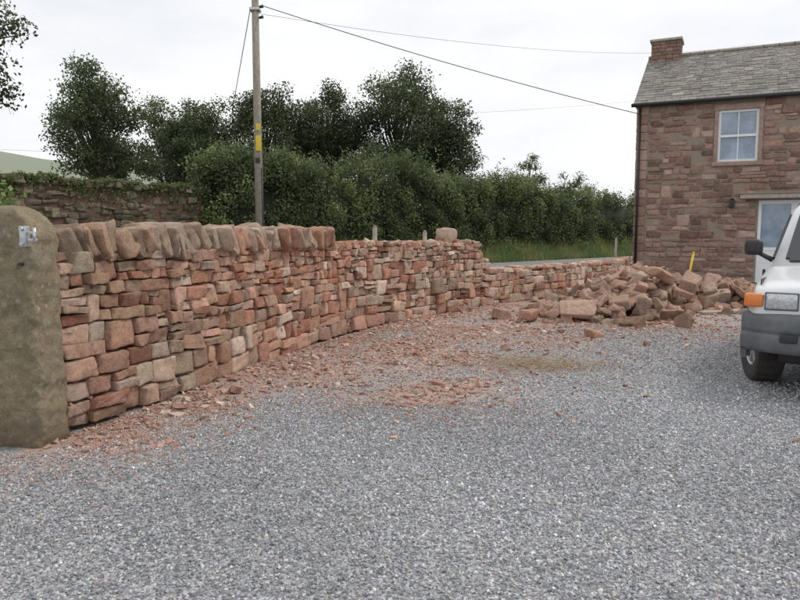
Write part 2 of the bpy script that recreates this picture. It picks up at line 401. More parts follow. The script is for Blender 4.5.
strip_core('hearting',WP,.03,WP.L,-.13,-.40,Hcore,0,M_core,wall,200)
n=420; s=rng.uniform(S_cop,WP.L,n); p,t,nn=WP.at(s); off=rng.uniform(-.44,-.10,n); Hf=rng.uniform(.03,.10,(n,3)); Hf[:,2]*=.5
z=np.array([Hcore(a) for a in s])+.035; q=p+nn*off[:,None]
stone_batch('top_hearting',np.column_stack([q,z]),Hf,rand_rot(n,.2),pick(pal,n),M_wall,tmpl=T3,parent=wall,warp=.3)
C=[];Hf=[];R=[];cl=[]; s=.08; i=0
while s<S_cop:
    th=random.choice([random.uniform(.06,.10),random.uniform(.09,.15)]); hh=random.uniform(.225,.30)
    p,t,nn=WP.at(s+th/2); a=-random.uniform(.22,.5)
    T_=Vector((t[0],t[1],0)); Nn=Vector((nn[0],nn[1],0))
    Rm=Matrix(((T_.x,-Nn.x,0),(T_.y,-Nn.y,0),(0,0,1)))@Matrix.Rotation(a,3,'Y')@Matrix.Rotation(random.uniform(-.09,.09),3,'X')@Matrix.Rotation(random.uniform(-.15,.15),3,'Z')
    q=p+nn*(-.27+random.uniform(-.035,.035))
    C.append((q[0],q[1],1.30+hh*.5*math.cos(a)-.012)); Hf.append((th/2*1.02,random.uniform(.22,.28),hh/2)); R.append(np.array(Rm))
    cl.append(random.choice([(.54,.40,.29),(.45,.33,.24),(.56,.37,.265),(.40,.30,.22),(.60,.48,.37)]) if s<2.0 else random.choice([(.58,.34,.24),(.50,.275,.19),(.58,.41,.31),(.46,.28,.205),(.62,.48,.38)]))
    s+=th/math.cos(a)*.96
stone_batch('coping',C,Hf,R,np.array(cl)*rng.uniform(.78,1.12,(len(cl),1)),M_wall,rr=.55,warp=.25,rough=.010,parent=wall,freq=20,tmpl=T7)

ps,_,nn=WP.at(float(np.interp(13.1,WP.p[:,1],WP.s))); q=ps-nn*.27
stone_batch('loose_boulder',[(q[0],q[1],1.445)],[(.20,.17,.14)],rand_rot(1,.1),[(.48,.35,.265)],M_wall,rr=.95,warp=.2,rough=.018,freq=11,tmpl=T7)

# ---------------------------------------------------------------- gatepost
def gatepost():
    e=empty('stone_gatepost'); bm=bmesh.new()
    W,D=.24,.17; zt=1.44; hd=.235; lv=list(np.linspace(-.05,zt,90))+list(zt+hd*np.sin(np.linspace(.06,math.pi/2,20)))
    rings=[]; K=128
    for z in lv:
        f=max(math.sqrt(max(0,1-((z-zt)/hd)**2))**.85,.04) if z>zt else 1
        wob=1+.015*math.sin(z*5)+.012*math.sin(z*13+1); ring=[]
        for k in range(K):
            a=2*math.pi*k/K; c_,s_=math.cos(a),math.sin(a); e_=.24
            x=W*math.copysign(abs(c_)**e_,c_)*f*wob; y=D*math.copysign(abs(s_)**e_,s_)*(f**.45)*(1+.02*math.sin(z*7))
            nz=.005*math.sin(z*11+x*14)+.004*math.sin(z*27-x*23)+.0035*math.sin(z*47+x*41)+.0025*math.sin(z*83-x*67+2*math.sin(z*19))
            x+=.005*math.sin(z*17+a*3)+.004*math.sin(z*31+a*4)+.003*math.sin(z*61+a*3); y+=nz*(1 if s_>0 else -1)
            ring.append(bm.verts.new((x-.012*z,y,z+(.012*math.sin(x*19+1) if z>zt else 0))))
        rings.append(ring)
    for a,b in zip(rings[:-1],rings[1:]):
        for k in range(K): bm.faces.new((a[k],a[(k+1)%K],b[(k+1)%K],b[k]))
    bm.faces.new(rings[-1])
    for f in bm.faces: f.smooth=True
    ca=bm.verts.layers.float_color.new('Col')
    for v in bm.verts:
        g=.5+.5*math.sin(v.co.z*3+v.co.x*9); v[ca]=(.42+.04*g,.345+.035*g,.235+.03*g,1)
    me=bpy.data.meshes.new('post'); bm.to_mesh(me); bm.free(); me.materials.append(M_post)
    link(bpy.data.objects.new('post',me),e)
    boxes('hinge_plate',[(.175,.222,-.215,-.165,1.40,1.54)],M_steel,e,.004)
    boxes('hinge_bracket',[(.18,.29,-.20,-.186,1.435,1.455),(.18,.29,-.20,-.186,1.485,1.505)],M_steel,e,.002)
    cyl('hinge_pin',(.275,-.195,1.42),(.275,-.195,1.53),.011,.011,M_steel,e)
    cyl('bolt',(.199,-.2,1.52),(.199,-.235,1.52),.012,.012,M_steel,e)
    cyl('bolt_lower',(.199,-.2,1.42),(.199,-.235,1.42),.012,.012,M_steel,e)
    cyl('old_iron_pin',(.15,-.15,1.28),(.15,-.19,1.28),.012,.012,M_black,e)
    return e
gp=gatepost(); gp.location=(-2.725,4.92,0); gp.rotation_euler=(0,0,-.12)

# ---------------------------------------------------------------- rubble heap
def heap(name,blobs,N_,smin,smax,pal_,big=()):
    g=.08; x0,y0=0,8; HM=np.zeros((120,130)); C=[];Hf=[]
    def env(x,y): return max(h*max(0,1-((x-cx)/rx)**2-((y-cy)/ry)**2) for cx,cy,rx,ry,h in blobs)
    cnt=0; tries=0
    while cnt<N_ and tries<N_*30:
        tries+=1
        b_=random.choice(blobs); x=random.gauss(b_[0],b_[2]*.42); y=random.gauss(b_[1],b_[3]*.42)
        if (x-4.3)/1.0<-2.05: continue
        sz=random.uniform(smin,smax)*(1.45 if random.random()<.15 else 1)
        h=np.array([sz*random.uniform(.75,1.2),sz*random.uniform(.55,.9),sz*random.uniform(.28,.6)])/2
        r=(h[0]+h[1])/2*.75; i0=int((x-r-x0)/g);i1=int((x+r-x0)/g)+1;j0=int((y-r-y0)/g);j1=int((y+r-y0)/g)+1
        if i0<0 or j0<0 or i1>=120 or j1>=130: continue
        base=np.percentile(HM[i0:i1,j0:j1],65)
        if base>.01 and base+h[2]*1.5>env(x,y)+.05: continue
        dw,sd=sdist(wall_poly,np.array([x]),np.array([y]))
        if sd[0]>0 or dw[0]<.2: continue
        z=base*.93+h[2]*.9
        HM[i0:i1,j0:j1]=np.maximum(HM[i0:i1,j0:j1],z+h[2]*.75)
        C.append((x,y,z)); Hf.append(h); cnt+=1
    R=rand_rot(len(C),.6); cl=pick(pal_,len(C),.16)
    for (c_,h_,rot_,col_) in big:
        C.append(c_);Hf.append(np.array(h_)); R=np.concatenate([R,np.array(Matrix.Rotation(rot_[2],3,'Z')@Matrix.Rotation(rot_[0],3,'X')@Matrix.Rotation(rot_[1],3,'Y'))[None]]); cl=np.vstack([cl,[col_]])
    return stone_batch(name,C,Hf,R,cl,M_wall,rr=.32,warp=.38,rough=.014,tmpl=T7,freq=15)
heap('rubble_heap',[(4.4,13.3,1.5,1.4,.68),(3.6,12.1,1.0,1.0,.36),(5.0,14.5,1.5,1.3,.78),(6.6,14.2,1.5,1.1,.5)],600,.15,.36,
     [(.52,.32,.235),(.43,.275,.205),(.58,.41,.32),(.35,.235,.18),(.50,.36,.28),(.40,.265,.205)],
     big=[((2.95,11.35,.22),(.27,.06,.17),(-.75,.12,.15),(.62,.43,.34)),((4.9,12.9,.72),(.28,.17,.09),(.3,.35,.3),(.52,.33,.24)),((2.75,9.75,.05),(.12,.1,.05),(.1,.1,.5),(.54,.33,.24)),
          ((2.2,11.6,.1),(.18,.12,.09),(.1,.1,.9),(.52,.3,.22)),((1.75,12.0,.08),(.15,.11,.08),(.1,.1,.3),(.5,.32,.24)),((2.5,12.4,.1),(.2,.13,.1),(.1,.2,1.9),(.46,.3,.22)),((6.9,13.2,.3),(.11,.08,.22),(.1,.3,.2),(.5,.38,.3)),
          ((5.7,13.5,.5),(.24,.16,.11),(.4,-.3,1.1),(.45,.31,.24))])

# ---------------------------------------------------------------- planks, yellow marker, small posts
pk=empty('timber_planks',(6.3,12.6,0),.25)
boxes('plank_1',[(-.9,.9,-.08,.08,.03,.07)],M_plank,pk,.004)
boxes('plank_2',[(-.7,1.0,.14,.28,.03,.065)],M_plank,pk,.004)
boxes('bearer',[(-.5,-.42,-.2,.4,0,.028)],M_plank,pk,.004)
ym=empty('yellow_marker_post',(7.15,17.2,0)); cyl('shaft',(0,0,0),(.16,.02,.98),.026,.026,M_yellow,ym); cyl('cap',(.158,.02,.97),(.165,.021,1.01),.03,.03,M_yellow,ym)
for (x,y,h) in ((-.45,11.9,1.58),(.45,13.1,1.5),(6.6,21.2,1.3)):
    o=empty('fence_post',(x,y,0)); cyl('stake',(0,0,-.1),(0.02,0,h),.045,.04,M_wood,o,10); cyl('pointed_top',(0.02,0,h),(.02,0,h+.03),.04,.02,M_wood,o,10)

def blades(name,X,Y,Z,h,w,col,mat,lay_=0,parent=None):
    n=len(X); a=rng.random(n)*6.28; ln=rng.uniform(.1,.5,n) if not lay_ else rng.uniform(2,6,n)
    a2=rng.random(n)*6.28
    B=np.stack([X,Y,Z],1); d=np.stack([np.cos(a),np.sin(a),np.zeros(n)],1)*(w/2)[:,None]
    tip=B+np.stack([np.cos(a2)*ln*h/(1 if not lay_ else 4),np.sin(a2)*ln*h/(1 if not lay_ else 4),h*(1 if not lay_ else .15)],1)
    V=np.stack([B-d,B+d,tip],1).reshape(-1,3); F=np.arange(3*n).reshape(-1,3)
    return mesh_np(name,V,F,mat,np.repeat(col,3,axis=0),parent=parent)
M_hay=attr_mat('hay_straw',.9)
n=3000; X=rng.normal(1.6,.38,n);Y=rng.normal(7.75,.24,n)
blades('dry_grass_clippings',X,Y,rng.uniform(.01,.035,n)+undul(X,Y),rng.uniform(.06,.14,n),rng.uniform(.004,.008,n),pick([(.40,.31,.20),(.33,.25,.165),(.24,.18,.12),(.46,.38,.27)],n),M_hay,1)

# ---------------------------------------------------------------- foliage
def leaves(C,size,col,name,parent=None,up=.3):
    n=len(C); a=rng.normal(size=(n,3)); a/=np.linalg.norm(a,axis=1,keepdims=True)
    b_=rng.normal(size=(n,3)); b_-=a*np.sum(a*b_,1,keepdims=True); b_/=np.linalg.norm(b_,axis=1,keepdims=True)
    s=size[:,None]
    V=np.stack([C-a*s*.5,C+b_*s*.3,C+a*s*.5,C-b_*s*.3],1).reshape(-1,3)
    return mesh_np(name,V,np.arange(4*n).reshape(-1,4),M_leaf,np.repeat(col,4,axis=0),parent=parent)
def tube(pts,rad,seg=6):
    V=[];F=[]
    for i,p in enumerate(pts):
        p=Vector(p); d=(Vector(pts[min(i+1,len(pts)-1)])-Vector(pts[max(i-1,0)])).normalized()
        u=d.orthogonal().normalized(); w=d.cross(u)
        for k in range(seg):
            a=2*math.pi*k/seg; q=p+(u*math.cos(a)+w*math.sin(a))*rad[i]; V.append(tuple(q))
    for i in range(len(pts)-1):
        for k in range(seg): F.append((i*seg+k,i*seg+(k+1)%seg,(i+1)*seg+(k+1)%seg,(i+1)*seg+k))
    return V,F
def tree(x,y,H,r,zc0,nl=11000,ls=.2,shade=1.0,nclump=46,name='broadleaf_tree',trunk=.26):
    z0=float(zf(x,y)); e=empty(name,(x,y,z0)); H=H-z0; zc0=zc0-z0
    V=[];F=[]
    def add(pts,rad):
        v,f=tube(pts,rad); o=len(V); V.extend(v); F.extend([tuple(o+q for q in g) for g in f])
    lean=random.uniform(-.4,.4)
    tp=[(lean*t*t+.1*math.sin(t*5+x),.1*math.sin(t*4+1),H*.82*t) for t in np.linspace(0,1,9)]
    add(tp,[trunk*(1-.85*t)+.02 for t in np.linspace(0,1,9)])
    cz=(H+zc0)/2; hz=(H-zc0)/2; cl=[];
    for i in range(nclump):
        while True:
            q=rng.normal(size=3); q/=np.linalg.norm(q); rad=random.uniform(.25,1)**.6
            if q[2]>-.85: break
        lump=1+.2*math.sin(math.atan2(q[1],q[0])*3+x)+.12*math.sin(q[2]*6+y)
        w=r*(1-.28*max(0,q[2])**2)
        c=np.array([q[0]*w*rad*lump*.86+lean*.6,q[1]*w*rad*lump*.86,cz+q[2]*hz*rad*.88]); cr=random.uniform(.17,.32)*r*(1.1-.3*rad)+.12
        cl.append((c,cr,rad,q[2]))
        t0=min(.95,max(.38,(c[2]/H)*.85*random.uniform(.8,1))); k=int(t0*8); s=Vector(tp[k]); en=Vector(c)
        mid=s.lerp(en,.5)+Vector((random.uniform(-.3,.3),random.uniform(-.3,.3),random.uniform(-.1,.4)))
        add([s,s.lerp(mid,.5)+Vector((0,0,-.05)),mid,mid.lerp(en,.6),en],[.07*trunk/.26,.055*trunk/.26,.04*trunk/.26,.025*trunk/.26,.012])
        for _ in range(3):
            dv=Vector(rng.normal(size=3)).normalized()*cr; add([mid.lerp(en,.7),en+dv*.5,en+dv],[.022,.015,.006])
    mesh_np('trunk_and_limbs',V,F,M_bark,smooth=True,parent=e)
    w=np.array([c[1]**2 for c in cl]); w/=w.sum(); idx=rng.choice(len(cl),nl,p=w)
    cc=np.array([c[0] for c in cl])[idx]; cr=np.array([c[1] for c in cl])[idx]
    d=rng.normal(size=(nl,3)); d/=np.linalg.norm(d,axis=1,keepdims=True); rr_=rng.random(nl)**.5
    flare=1+.3*(rng.random(nl)<.14)
    P=cc+d*(cr*rr_*flare)[:,None]*np.array([1.15,1.15,.85])
    cb=rng.uniform(.7,1.3,len(cl))[idx]; g=np.clip(.62+.32*(P[:,2]-cz)/hz+.28*d[:,2]*rr_,.35,1.4)*cb*rng.uniform(.75,1.25,nl)*shade  # light from above painted into leaf colour: paler tops, darker undersides
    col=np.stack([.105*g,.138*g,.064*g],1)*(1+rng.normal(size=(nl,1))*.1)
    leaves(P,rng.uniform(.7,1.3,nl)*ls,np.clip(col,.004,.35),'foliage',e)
    return e
tree(-18.1,42,12.1,3.5,3.3,19000,.165,1.2,80)
tree(-18.3,55,12.6,2.9,3.2,11000,.19,1.3,50)
tree(-20.6,52,9.0,2.4,2.6,5000,.2,1.3,30)
tree(-14.6,48,11.0,2.4,2.8,9000,.18,1.15,44)
tree(-12.2,46,10.9,2.7,2.8,12000,.17,1.0,52)
tree(-8.6,45,11.4,3.3,2.8,17000,.17,.9,66)
tree(-4.9,46.5,11.8,3.2,3.0,17000,.17,.9,66)
tree(-.4,46,12.9,4.0,3.2,22000,.17,.95,84)
tree(2.6,46,10.4,2.9,2.6,14000,.17,1.0,54)
tree(-6.6,49,10.4,3.4,2.4,11000,.2,.85,48)
tree(-12.5,18.2,8.3,2.75,4.6,11000,.12,1.1,52,trunk=.2)
tree(7.2,38.5,5.9,1.0,3.2,1800,.11,1.5,18,trunk=.06)
tree(9.9,41,5.3,1.1,3.0,1600,.11,1.4,16,trunk=.06)
tree(-1.4,28.2,5.3,1.2,3.0,3000,.1,1.2,20,trunk=.06)

C=[];sz=[];g=[]
def bushes(n,fx,fy,rr_,hh,ls):
    for i in range(n):
        x,y=fx(),fy(); z=float(zf(x,y)); R_=random.uniform(*rr_); h=random.uniform(*hh); k=int(220*R_/ls*.12)+150
        d=rng.normal(size=(k,3)); d/=np.linalg.norm(d,axis=1,keepdims=True); q=d*(rng.random(k)**.3)[:,None]*np.array([R_,R_,h/2])*(1+.25*np.sin(d[:,:1]*7+x))
        C.append(q+np.array([x,y,z+h*.48])); sz.append(rng.uniform(.7,1.3,k)*ls); g.append((.7+.4*d[:,2])*random.uniform(.7,1.2)*rng.uniform(.7,1.3,k))
bushes(36,lambda:random.uniform(-32,-12),lambda:random.uniform(52,64),(1.5,2.8),(2.8,4.2),.22)
bushes(60,lambda:random.uniform(-110,60),lambda:random.uniform(100,150),(3,6),(3.5,6),.6)
bushes(20,lambda:random.uniform(-14,6),lambda:random.uniform(40,44),(1.3,2.2),(3.5,5),.2)
C=np.concatenate(C);sz=np.concatenate(sz);g=np.concatenate(g)
leaves(C,sz,np.stack([.12*g,.155*g,.08*g],1),'distant_trees')

# hedge made of leaf lumps
he=empty('hedgerow'); HP=Path([(-6.0,21.6),(-5.0,22.6),(2,29.4),(13,40),(24,50.6)])
def hedgeH(u): return 2.62+.22*math.sin(u*.9+.5)+.12*math.sin(u*2.3)+.35*math.exp(-((u-7)/4)**2)-.2*float(smooth01((u-14)/8))
LC=[];LR=[];LB=[]
def lump(u,off,z,r):
    p,t,nn=HP.at(u); q=p+nn*off; LC.append((q[0],q[1],1.0+z)); LR.append(r); LB.append(random.uniform(.6,1.45))
nL=680
for i in range(nL):
    u=random.uniform(.1,HP.L-.3)
    if u>20 and random.random()<.4: u=random.uniform(.1,20)
    h=hedgeH(u); k=random.random()
    if k<.54: z=random.uniform(.0,.95)*h; lump(u,random.uniform(.45,.88)-.15*z/h,z,random.uniform(.18,.5))
    elif k<.76: lump(u,random.uniform(-.6,.6),h-random.uniform(.1,.45),random.uniform(.25,.5))
    elif k<.87: lump(u,random.uniform(-.4,.5),h+random.uniform(-.1,.3),random.uniform(.1,.25))
    else: z=random.uniform(0,.95)*h; lump(u,-random.uniform(.45,.8),z,random.uniform(.35,.55))
for i in range(26): lump(.0+random.uniform(-.25,.2),random.uniform(-.8,.8),random.uniform(0,.95)*hedgeH(0),random.uniform(.3,.5))
LC=np.array(LC);LR=np.array(LR);LB=np.array(LB); n=190000
w=LR**2; w/=w.sum(); idx=rng.choice(len(LC),n,p=w); d=rng.normal(size=(n,3)); d/=np.linalg.norm(d,axis=1,keepdims=True)
rr_=rng.random(n)**.4*(1+.5*(rng.random(n)<.14)); P=LC[idx]+d*(LR[idx]*rr_)[:,None]*np.array([1,1,1.3])
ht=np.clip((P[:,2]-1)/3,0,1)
g=(.70+.3*d[:,2]+.30*ht)*LB[idx]*rng.uniform(.65,1.35,n)  # top light painted into hedge leaves: brighter upward and higher, plus random tone
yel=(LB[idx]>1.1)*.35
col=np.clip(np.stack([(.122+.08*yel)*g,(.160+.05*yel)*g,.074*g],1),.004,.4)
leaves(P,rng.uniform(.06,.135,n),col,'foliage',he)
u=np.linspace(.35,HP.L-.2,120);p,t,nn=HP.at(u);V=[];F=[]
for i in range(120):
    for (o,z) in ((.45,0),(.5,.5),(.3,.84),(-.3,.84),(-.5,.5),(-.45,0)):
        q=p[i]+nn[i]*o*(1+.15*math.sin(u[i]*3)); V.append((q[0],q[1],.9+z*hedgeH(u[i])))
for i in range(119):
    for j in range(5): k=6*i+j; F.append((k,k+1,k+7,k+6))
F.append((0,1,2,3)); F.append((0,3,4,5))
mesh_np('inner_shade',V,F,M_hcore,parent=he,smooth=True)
V=[];F=[];SP=[]
for i in range(170):
    u_=random.uniform(.3,20); p_,t_,n_=HP.at(u_); q=p_+n_*random.uniform(-.5,.7); z=1+hedgeH(u_)-.2; L=random.uniform(.35,.95)
    a=Vector((q[0],q[1],z)); b_=a+Vector((random.uniform(-.2,.2),random.uniform(-.2,.2),L))
    v,f=tube([a,a.lerp(b_,.5),b_],[.012,.008,.003],4); o=len(V); V.extend(v); F.extend([tuple(o+q_ for q_ in g_) for g_ in f])
    for j in range(26): SP.append(tuple(a.lerp(b_,random.uniform(.1,1))+Vector(rng.normal(size=3))*.07))
mesh_np('shoots',V,F,M_bark,parent=he); SP=np.array(SP); leaves(SP,rng.uniform(.06,.12,len(SP)),pick([(.14,.18,.07),(.1,.14,.06)],len(SP),.2),'shoot_leaves',he)

# verge grass
n=52000; u=rng.uniform(0,RB.L*.62,n); o=rng.uniform(.3,1.95,n); p,t,nn=RB.at(u); q=p+nn*o[:,None]
k=(q[:,1]>12)&(q[:,1]<48); q=q[k]; n=len(q)
pt=.5+.5*np.sin(q[:,0]*1.9+q[:,1]*.7)
blades('verge_grass',q[:,0],q[:,1],zf(q[:,0],q[:,1]),rng.uniform(.1,.42,n),rng.uniform(.02,.045,n),np.clip(np.stack([.19+.10*pt,.26+.05*pt,.11+.02*pt],1)*rng.uniform(.55,1.35,(n,1)),0,1),M_leaf)
fc=[];fs=[]
for i in range(150):
    u_=random.uniform(12,RB.L*.6); p_,t_,n_=RB.at(u_); q=p_+n_*random.uniform(.4,1.3)
    if q[1]<20: continue
    k=90; fc.append(np.array([q[0],q[1],float(zf(q[0],q[1]))+.25])+rng.normal(size=(k,3))*np.array([.28,.28,.18])); fs.append(rng.uniform(.06,.12,k))
fc=np.concatenate(fc);fs=np.concatenate(fs); leaves(fc,fs,pick([(.2,.27,.09),(.14,.2,.07),(.26,.27,.12)],len(fc),.2),'verge_plants')
n=20000; u=rng.uniform(.2,WP.L,n);p,t,nn=WP.at(u);o=rng.uniform(-3.0,-.55,n);q=p+nn*o[:,None]
blades('rough_grass',q[:,0],q[:,1],zf(q[:,0],q[:,1]),rng.uniform(.04,.12,n),rng.uniform(.008,.015,n),pick([(.12,.19,.05),(.16,.2,.07),(.09,.14,.035)],n),M_leaf)

# ---------------------------------------------------------------- field wall
fw=empty('field_boundary_wall'); FP=Path([(-21,-3.1),(-9.5,15.7),(-6.0,21.3)],False)
fb=[0]
while fb[-1]<2.1: fb.append(fb[-1]+random.uniform(.1,.17))
palf=[(.18,.145,.115),(.24,.185,.145),(.13,.11,.085),(.19,.165,.12)]
stf=courses_gen(5,FP.L,fb,lambda s:2.1,.15,.42,merge=.12)
lay('stone_face',FP,stf,M_field,lambda C,n,s,z:pick(palf,n,.2),z0=.62,parent=fw,tmpl=T3,rough=.012,jit=.035,rot=.09,warp=.25)
strip_core('core',FP,5,FP.L,-.1,-.45,lambda s:2.08,.6,M_core,fw,60)
s=np.arange(5,FP.L,.3);p,t,nn=FP.at(s);q=p-nn*.27;n=len(s)
R=np.zeros((n,3,3));R[:,:2,0]=t;R[:,:2,1]=-nn;R[:,2,2]=1
stone_batch('cope',np.column_stack([q,np.full(n,2.75)+rng.normal(size=n)*.02]),np.stack([rng.uniform(.1,.16,n),np.full(n,.27),rng.uniform(.07,.12,n)],1),R,pick(palf,n,.2),M_field,rr=.6,warp=.3,parent=fw)
n=30000;u=rng.uniform(5,FP.L,n);p,t,nn=FP.at(u);q=p-nn*rng.uniform(-.05,.6,n)[:,None]
hang=rng.random(n)<.35; zz=2.80+.05*np.sin(u*3)+.04*np.sin(u*7.7)+rng.normal(size=n)*.04; zz=np.where(hang,zz-rng.exponential(.16,n)*(1+.6*np.sin(u*2.3)),zz); q=np.where(hang[:,None],p+nn*rng.uniform(-.13,.02,n)[:,None],q)
leaves(np.column_stack([q,zz]),rng.uniform(.05,.11,n),pick([(.14,.17,.065),(.2,.2,.09),(.11,.14,.055)],n,.2),'moss_and_ivy',fw)
rs=empty('roadside_shrub',(-6.0,9.6,0))
n=1500;d=rng.normal(size=(n,3))*np.array([.28,.3,.22]); leaves(d+np.array([0,0,1.8]),rng.uniform(.06,.12,n),pick([(.17,.26,.08),(.12,.19,.055)],n,.2),'foliage',rs)
cyl('stem',(0,0,0),(0,0,1.8),.03,.01,M_bark,rs)

# ---------------------------------------------------------------- pole and wires
ep=empty('electricity_pole',(-4.25,21,0))
cyl('pole_shaft',(0,0,-.2),(0,0,10.2),.13,.095,M_wood,ep,18)
boxes('warning_plate',[(-.03,.12,-.16,-.13,3.9,4.35),(-.02,.10,-.155,-.13,4.5,4.7)],M_yellow,ep,.004)
boxes('number_plate',[(-.06,.08,-.15,-.12,3.55,3.7)],M_black,ep,.003)
for z in (8.35,8.05,7.75): cyl('insulator_%d'%int(z*10),(.12,-.05,z),(.24,-.08,z+.02),.035,.05,M_black,ep,10)
boxes('stay_bracket',[(-.15,.15,-.15,.15,7.95,8.03)],M_steel,ep,.01)
cyl('service_conduit',(.13,-.06,.0),(.11,-.05,3.4),.025,.025,M_black,ep,8)
def wire(name,a,b,sag,r,n=24):
    cu=bpy.data.curves.new(name,'CURVE'); cu.dimensions='3D'; cu.bevel_depth=r; sp=cu.splines.new('POLY'); sp.points.add(n)
    for i in range(n+1):
        t=i/n; q=Vector(a).lerp(Vector(b),t); q.z-=sag*4*t*(1-t); sp.points[i].co=(*q,1)
    cu.materials.append(M_wire); return link(bpy.data.objects.new(name,cu))
wire('overhead_cable',(-4.05,20.95,8.1),(7.42,21.9,5.15),.12,.012)
wire('overhead_cable',(-4.25,21,7.9),(26,52,15.2),.9,.006)
wire('overhead_cable',(-4.25,21,8.35),(-13.5,12,9.6),.2,.008)
wire('overhead_cable',(-4.4,21,8.0),(-7.8,29,2.2),.05,.012)
wire('overhead_cable',(-60,75,11.6),(-4.25,68,10.0),1.2,.012)
wire('overhead_cable',(0,70,13.0),(50,75,18.5),.8,.009)

# ---------------------------------------------------------------- house
ho=empty('stone_house',(7.4,22.0,0),math.atan2(-.436,.9))
L_,D_,HE,HR=9.2,6.8,5.45,7.5
holes=[(2.33,3.41,3.58,5.10),(6.3,7.38,3.58,5.10),(3.5,6.3,0,2.42)]
xc=sorted({0,L_}|{h[0] for h in holes}|{h[1] for h in holes}); zc=sorted({0,HE}|{h[2] for h in holes}|{h[3] for h in holes}); bx=[]
for a,b2 in zip(xc[:-1],xc[1:]):
    for c_,d_ in zip(zc[:-1],zc[1:]):
        mx,mz=(a+b2)/2,(c_+d_)/2
        if not any(h[0]<mx<h[1] and h[2]<mz<h[3] for h in holes): bx.append((a,b2,.022,.45,c_,d_))
boxes('front_mortar',bx,M_mortar,ho)
V=[(.022,.45,0),(.022,D_-.05,0),(.022,D_-.05,HE),(.022,D_/2,HR-.05),(.022,.45,HE),
   (L_-.035,.45,0),(L_-.035,D_-.05,0),(L_-.035,D_-.05,HE),(L_-.035,D_/2,HR-.05),(L_-.035,.45,HE)]
me=bpy.data.meshes.new('gable_and_rear_mortar'); me.from_pydata(V,[],[(0,1,2,3,4),(5,9,8,7,6),(1,6,7,2),(4,3,8,9),(3,2,7,8)]); me.materials.append(M_mortar); link(bpy.data.objects.new('gable_and_rear_mortar',me),ho)
palh=[(.31,.19,.155),(.265,.16,.13),(.36,.24,.19),(.22,.145,.12),(.33,.225,.18),(.41,.30,.245)]
def colh(C,n,s,z): return pick(palh,n,.18,[.25,.22,.17,.12,.13,.11])
hb=[0]
while hb[-1]<HR: hb.append(hb[-1]+random.uniform(.11,.23))
hb=np.array(hb); f=courses_gen(.36,L_,hb,lambda s:HE+.05,.16,.44,holes=[(h[0]-.12,h[1]+.12,h[2]-.14,h[3]+.17) if h[2]>0 else (h[0]-.05,h[1]+.05,-1,h[3]+.28) for h in holes],merge=.12,split=.1,wob=.012)
fp=Path([(0,0),(L_,0)],False); lay('front_stonework',fp,f,M_house,colh,parent=ho,batter=0,depth=.2,gap=.013,jit=.012,rot=.03,rr=.28,warp=.15,rough=.008,tmpl=T5,freq=16)
fg=courses_gen(0,D_-.36,hb,lambda s:HE+(HR-HE)*(1-abs(s-D_/2)/(D_/2)),.2,.48,merge=.08,split=.04,wob=.008)
gpth=Path([(0,D_),(0,0)],False); lay('gable_stonework',gpth,fg,M_house,colh,parent=ho,batter=0,depth=.2,gap=.010,jit=.008,rot=.015,rr=.2,warp=.1,rough=.005,tmpl=T3)
C=[];Hf=[];z=0;i=0
while z<HE-.05:
    h=min(random.uniform(.22,.34),HE-z); lx=.35; ly=.35; C.append((lx/2-.012,ly/2-.012,z+h/2));Hf.append((lx/2-.002,ly/2,h/2-.008)); z+=h;i+=1
stone_batch('quoins',C,Hf,np.repeat(np.eye(3)[None],len(C),0),pick([(.37,.24,.19),(.33,.205,.165),(.42,.3,.24)],len(C),.12),M_house,rr=.12,warp=.04,rough=.006,parent=ho)
M_lintel2=flat_mat('surround_sandstone',(.34,.235,.195),.9,ns=10,amt=.3,bstr=.4)
def window(name,x0,x1,z0,z1):
    Q=.11; boxes(name+'_stone_surround',[(x0-Q,x0,-.02,.2,z0,z1),(x1,x1+Q,-.02,.2,z0,z1),(x0-Q-.02,x1+Q+.02,-.024,.2,z1,z1+.165),(x0-Q-.03,x1+Q+.03,-.06,.2,z0-.12,z0)],M_lintel2,ho,.008)
    fr=.07; y0,y1=.05,.12; zm=(z0+z1)/2
    boxes(name+'_frame',[(x0,x0+fr,y0,y1,z0,z1),(x1-fr,x1,y0,y1,z0,z1),(x0+fr,x1-fr,y0,y1,z1-fr,z1),(x0+fr,x1-fr,y0,y1,z0,z0+fr),(x0+fr,x1-fr,y0-.015,y1-.002,zm-.035,zm+.035),
        ((x0+x1)/2-.014,(x0+x1)/2+.014,y0+.015,y1-.01,z0+fr,zm-.035),((x0+x1)/2-.014,(x0+x1)/2+.014,y0+.015,y1-.01,zm+.035,z1-fr)],M_white,ho)
    boxes(name+'_glass',[(x0+fr,x1-fr,.09,.1,z0+fr,zm-.03),(x0+fr,x1-fr,.085,.095,zm+.03,z1-fr)],M_glass,ho)
window('upper_window',2.33,3.41,3.58,5.10); window('upper_window_far',6.3,7.38,3.58,5.10)
boxes('door_canopy',[(3.0,6.8,-.38,.1,2.47,2.6)],M_lintel,ho,.012)
boxes('canopy_lead',[(2.97,6.83,-.41,.0,2.6,2.64)],M_mortar,ho,.006)
dx=[3.5,4.43,5.37,6.3]; fl=[(3.5,6.3,.05,.13,2.32,2.42),(3.5,6.3,.05,.13,0,.1)]
for a in dx: fl.append((max(3.5,a-.085),min(6.3,a+.085),.045,.125,.1,2.32))
for a,b2 in zip(dx[:-1],dx[1:]): fl.append((a+.085,b2-.085,.06,.12,.95,1.05)); fl.append((a+.085,b2-.085,.075,.105,.1,.95))
boxes('french_doors',fl,M_white,ho)
boxes('door_glass',[(3.55,6.25,.085,.095,1.0,2.35)],M_glass,ho)
boxes('wall_lamp',[(2.72,2.86,-.15,-.03,2.22,2.45),(2.75,2.83,-.1,-.0,2.46,2.5)],M_black,ho,.01)
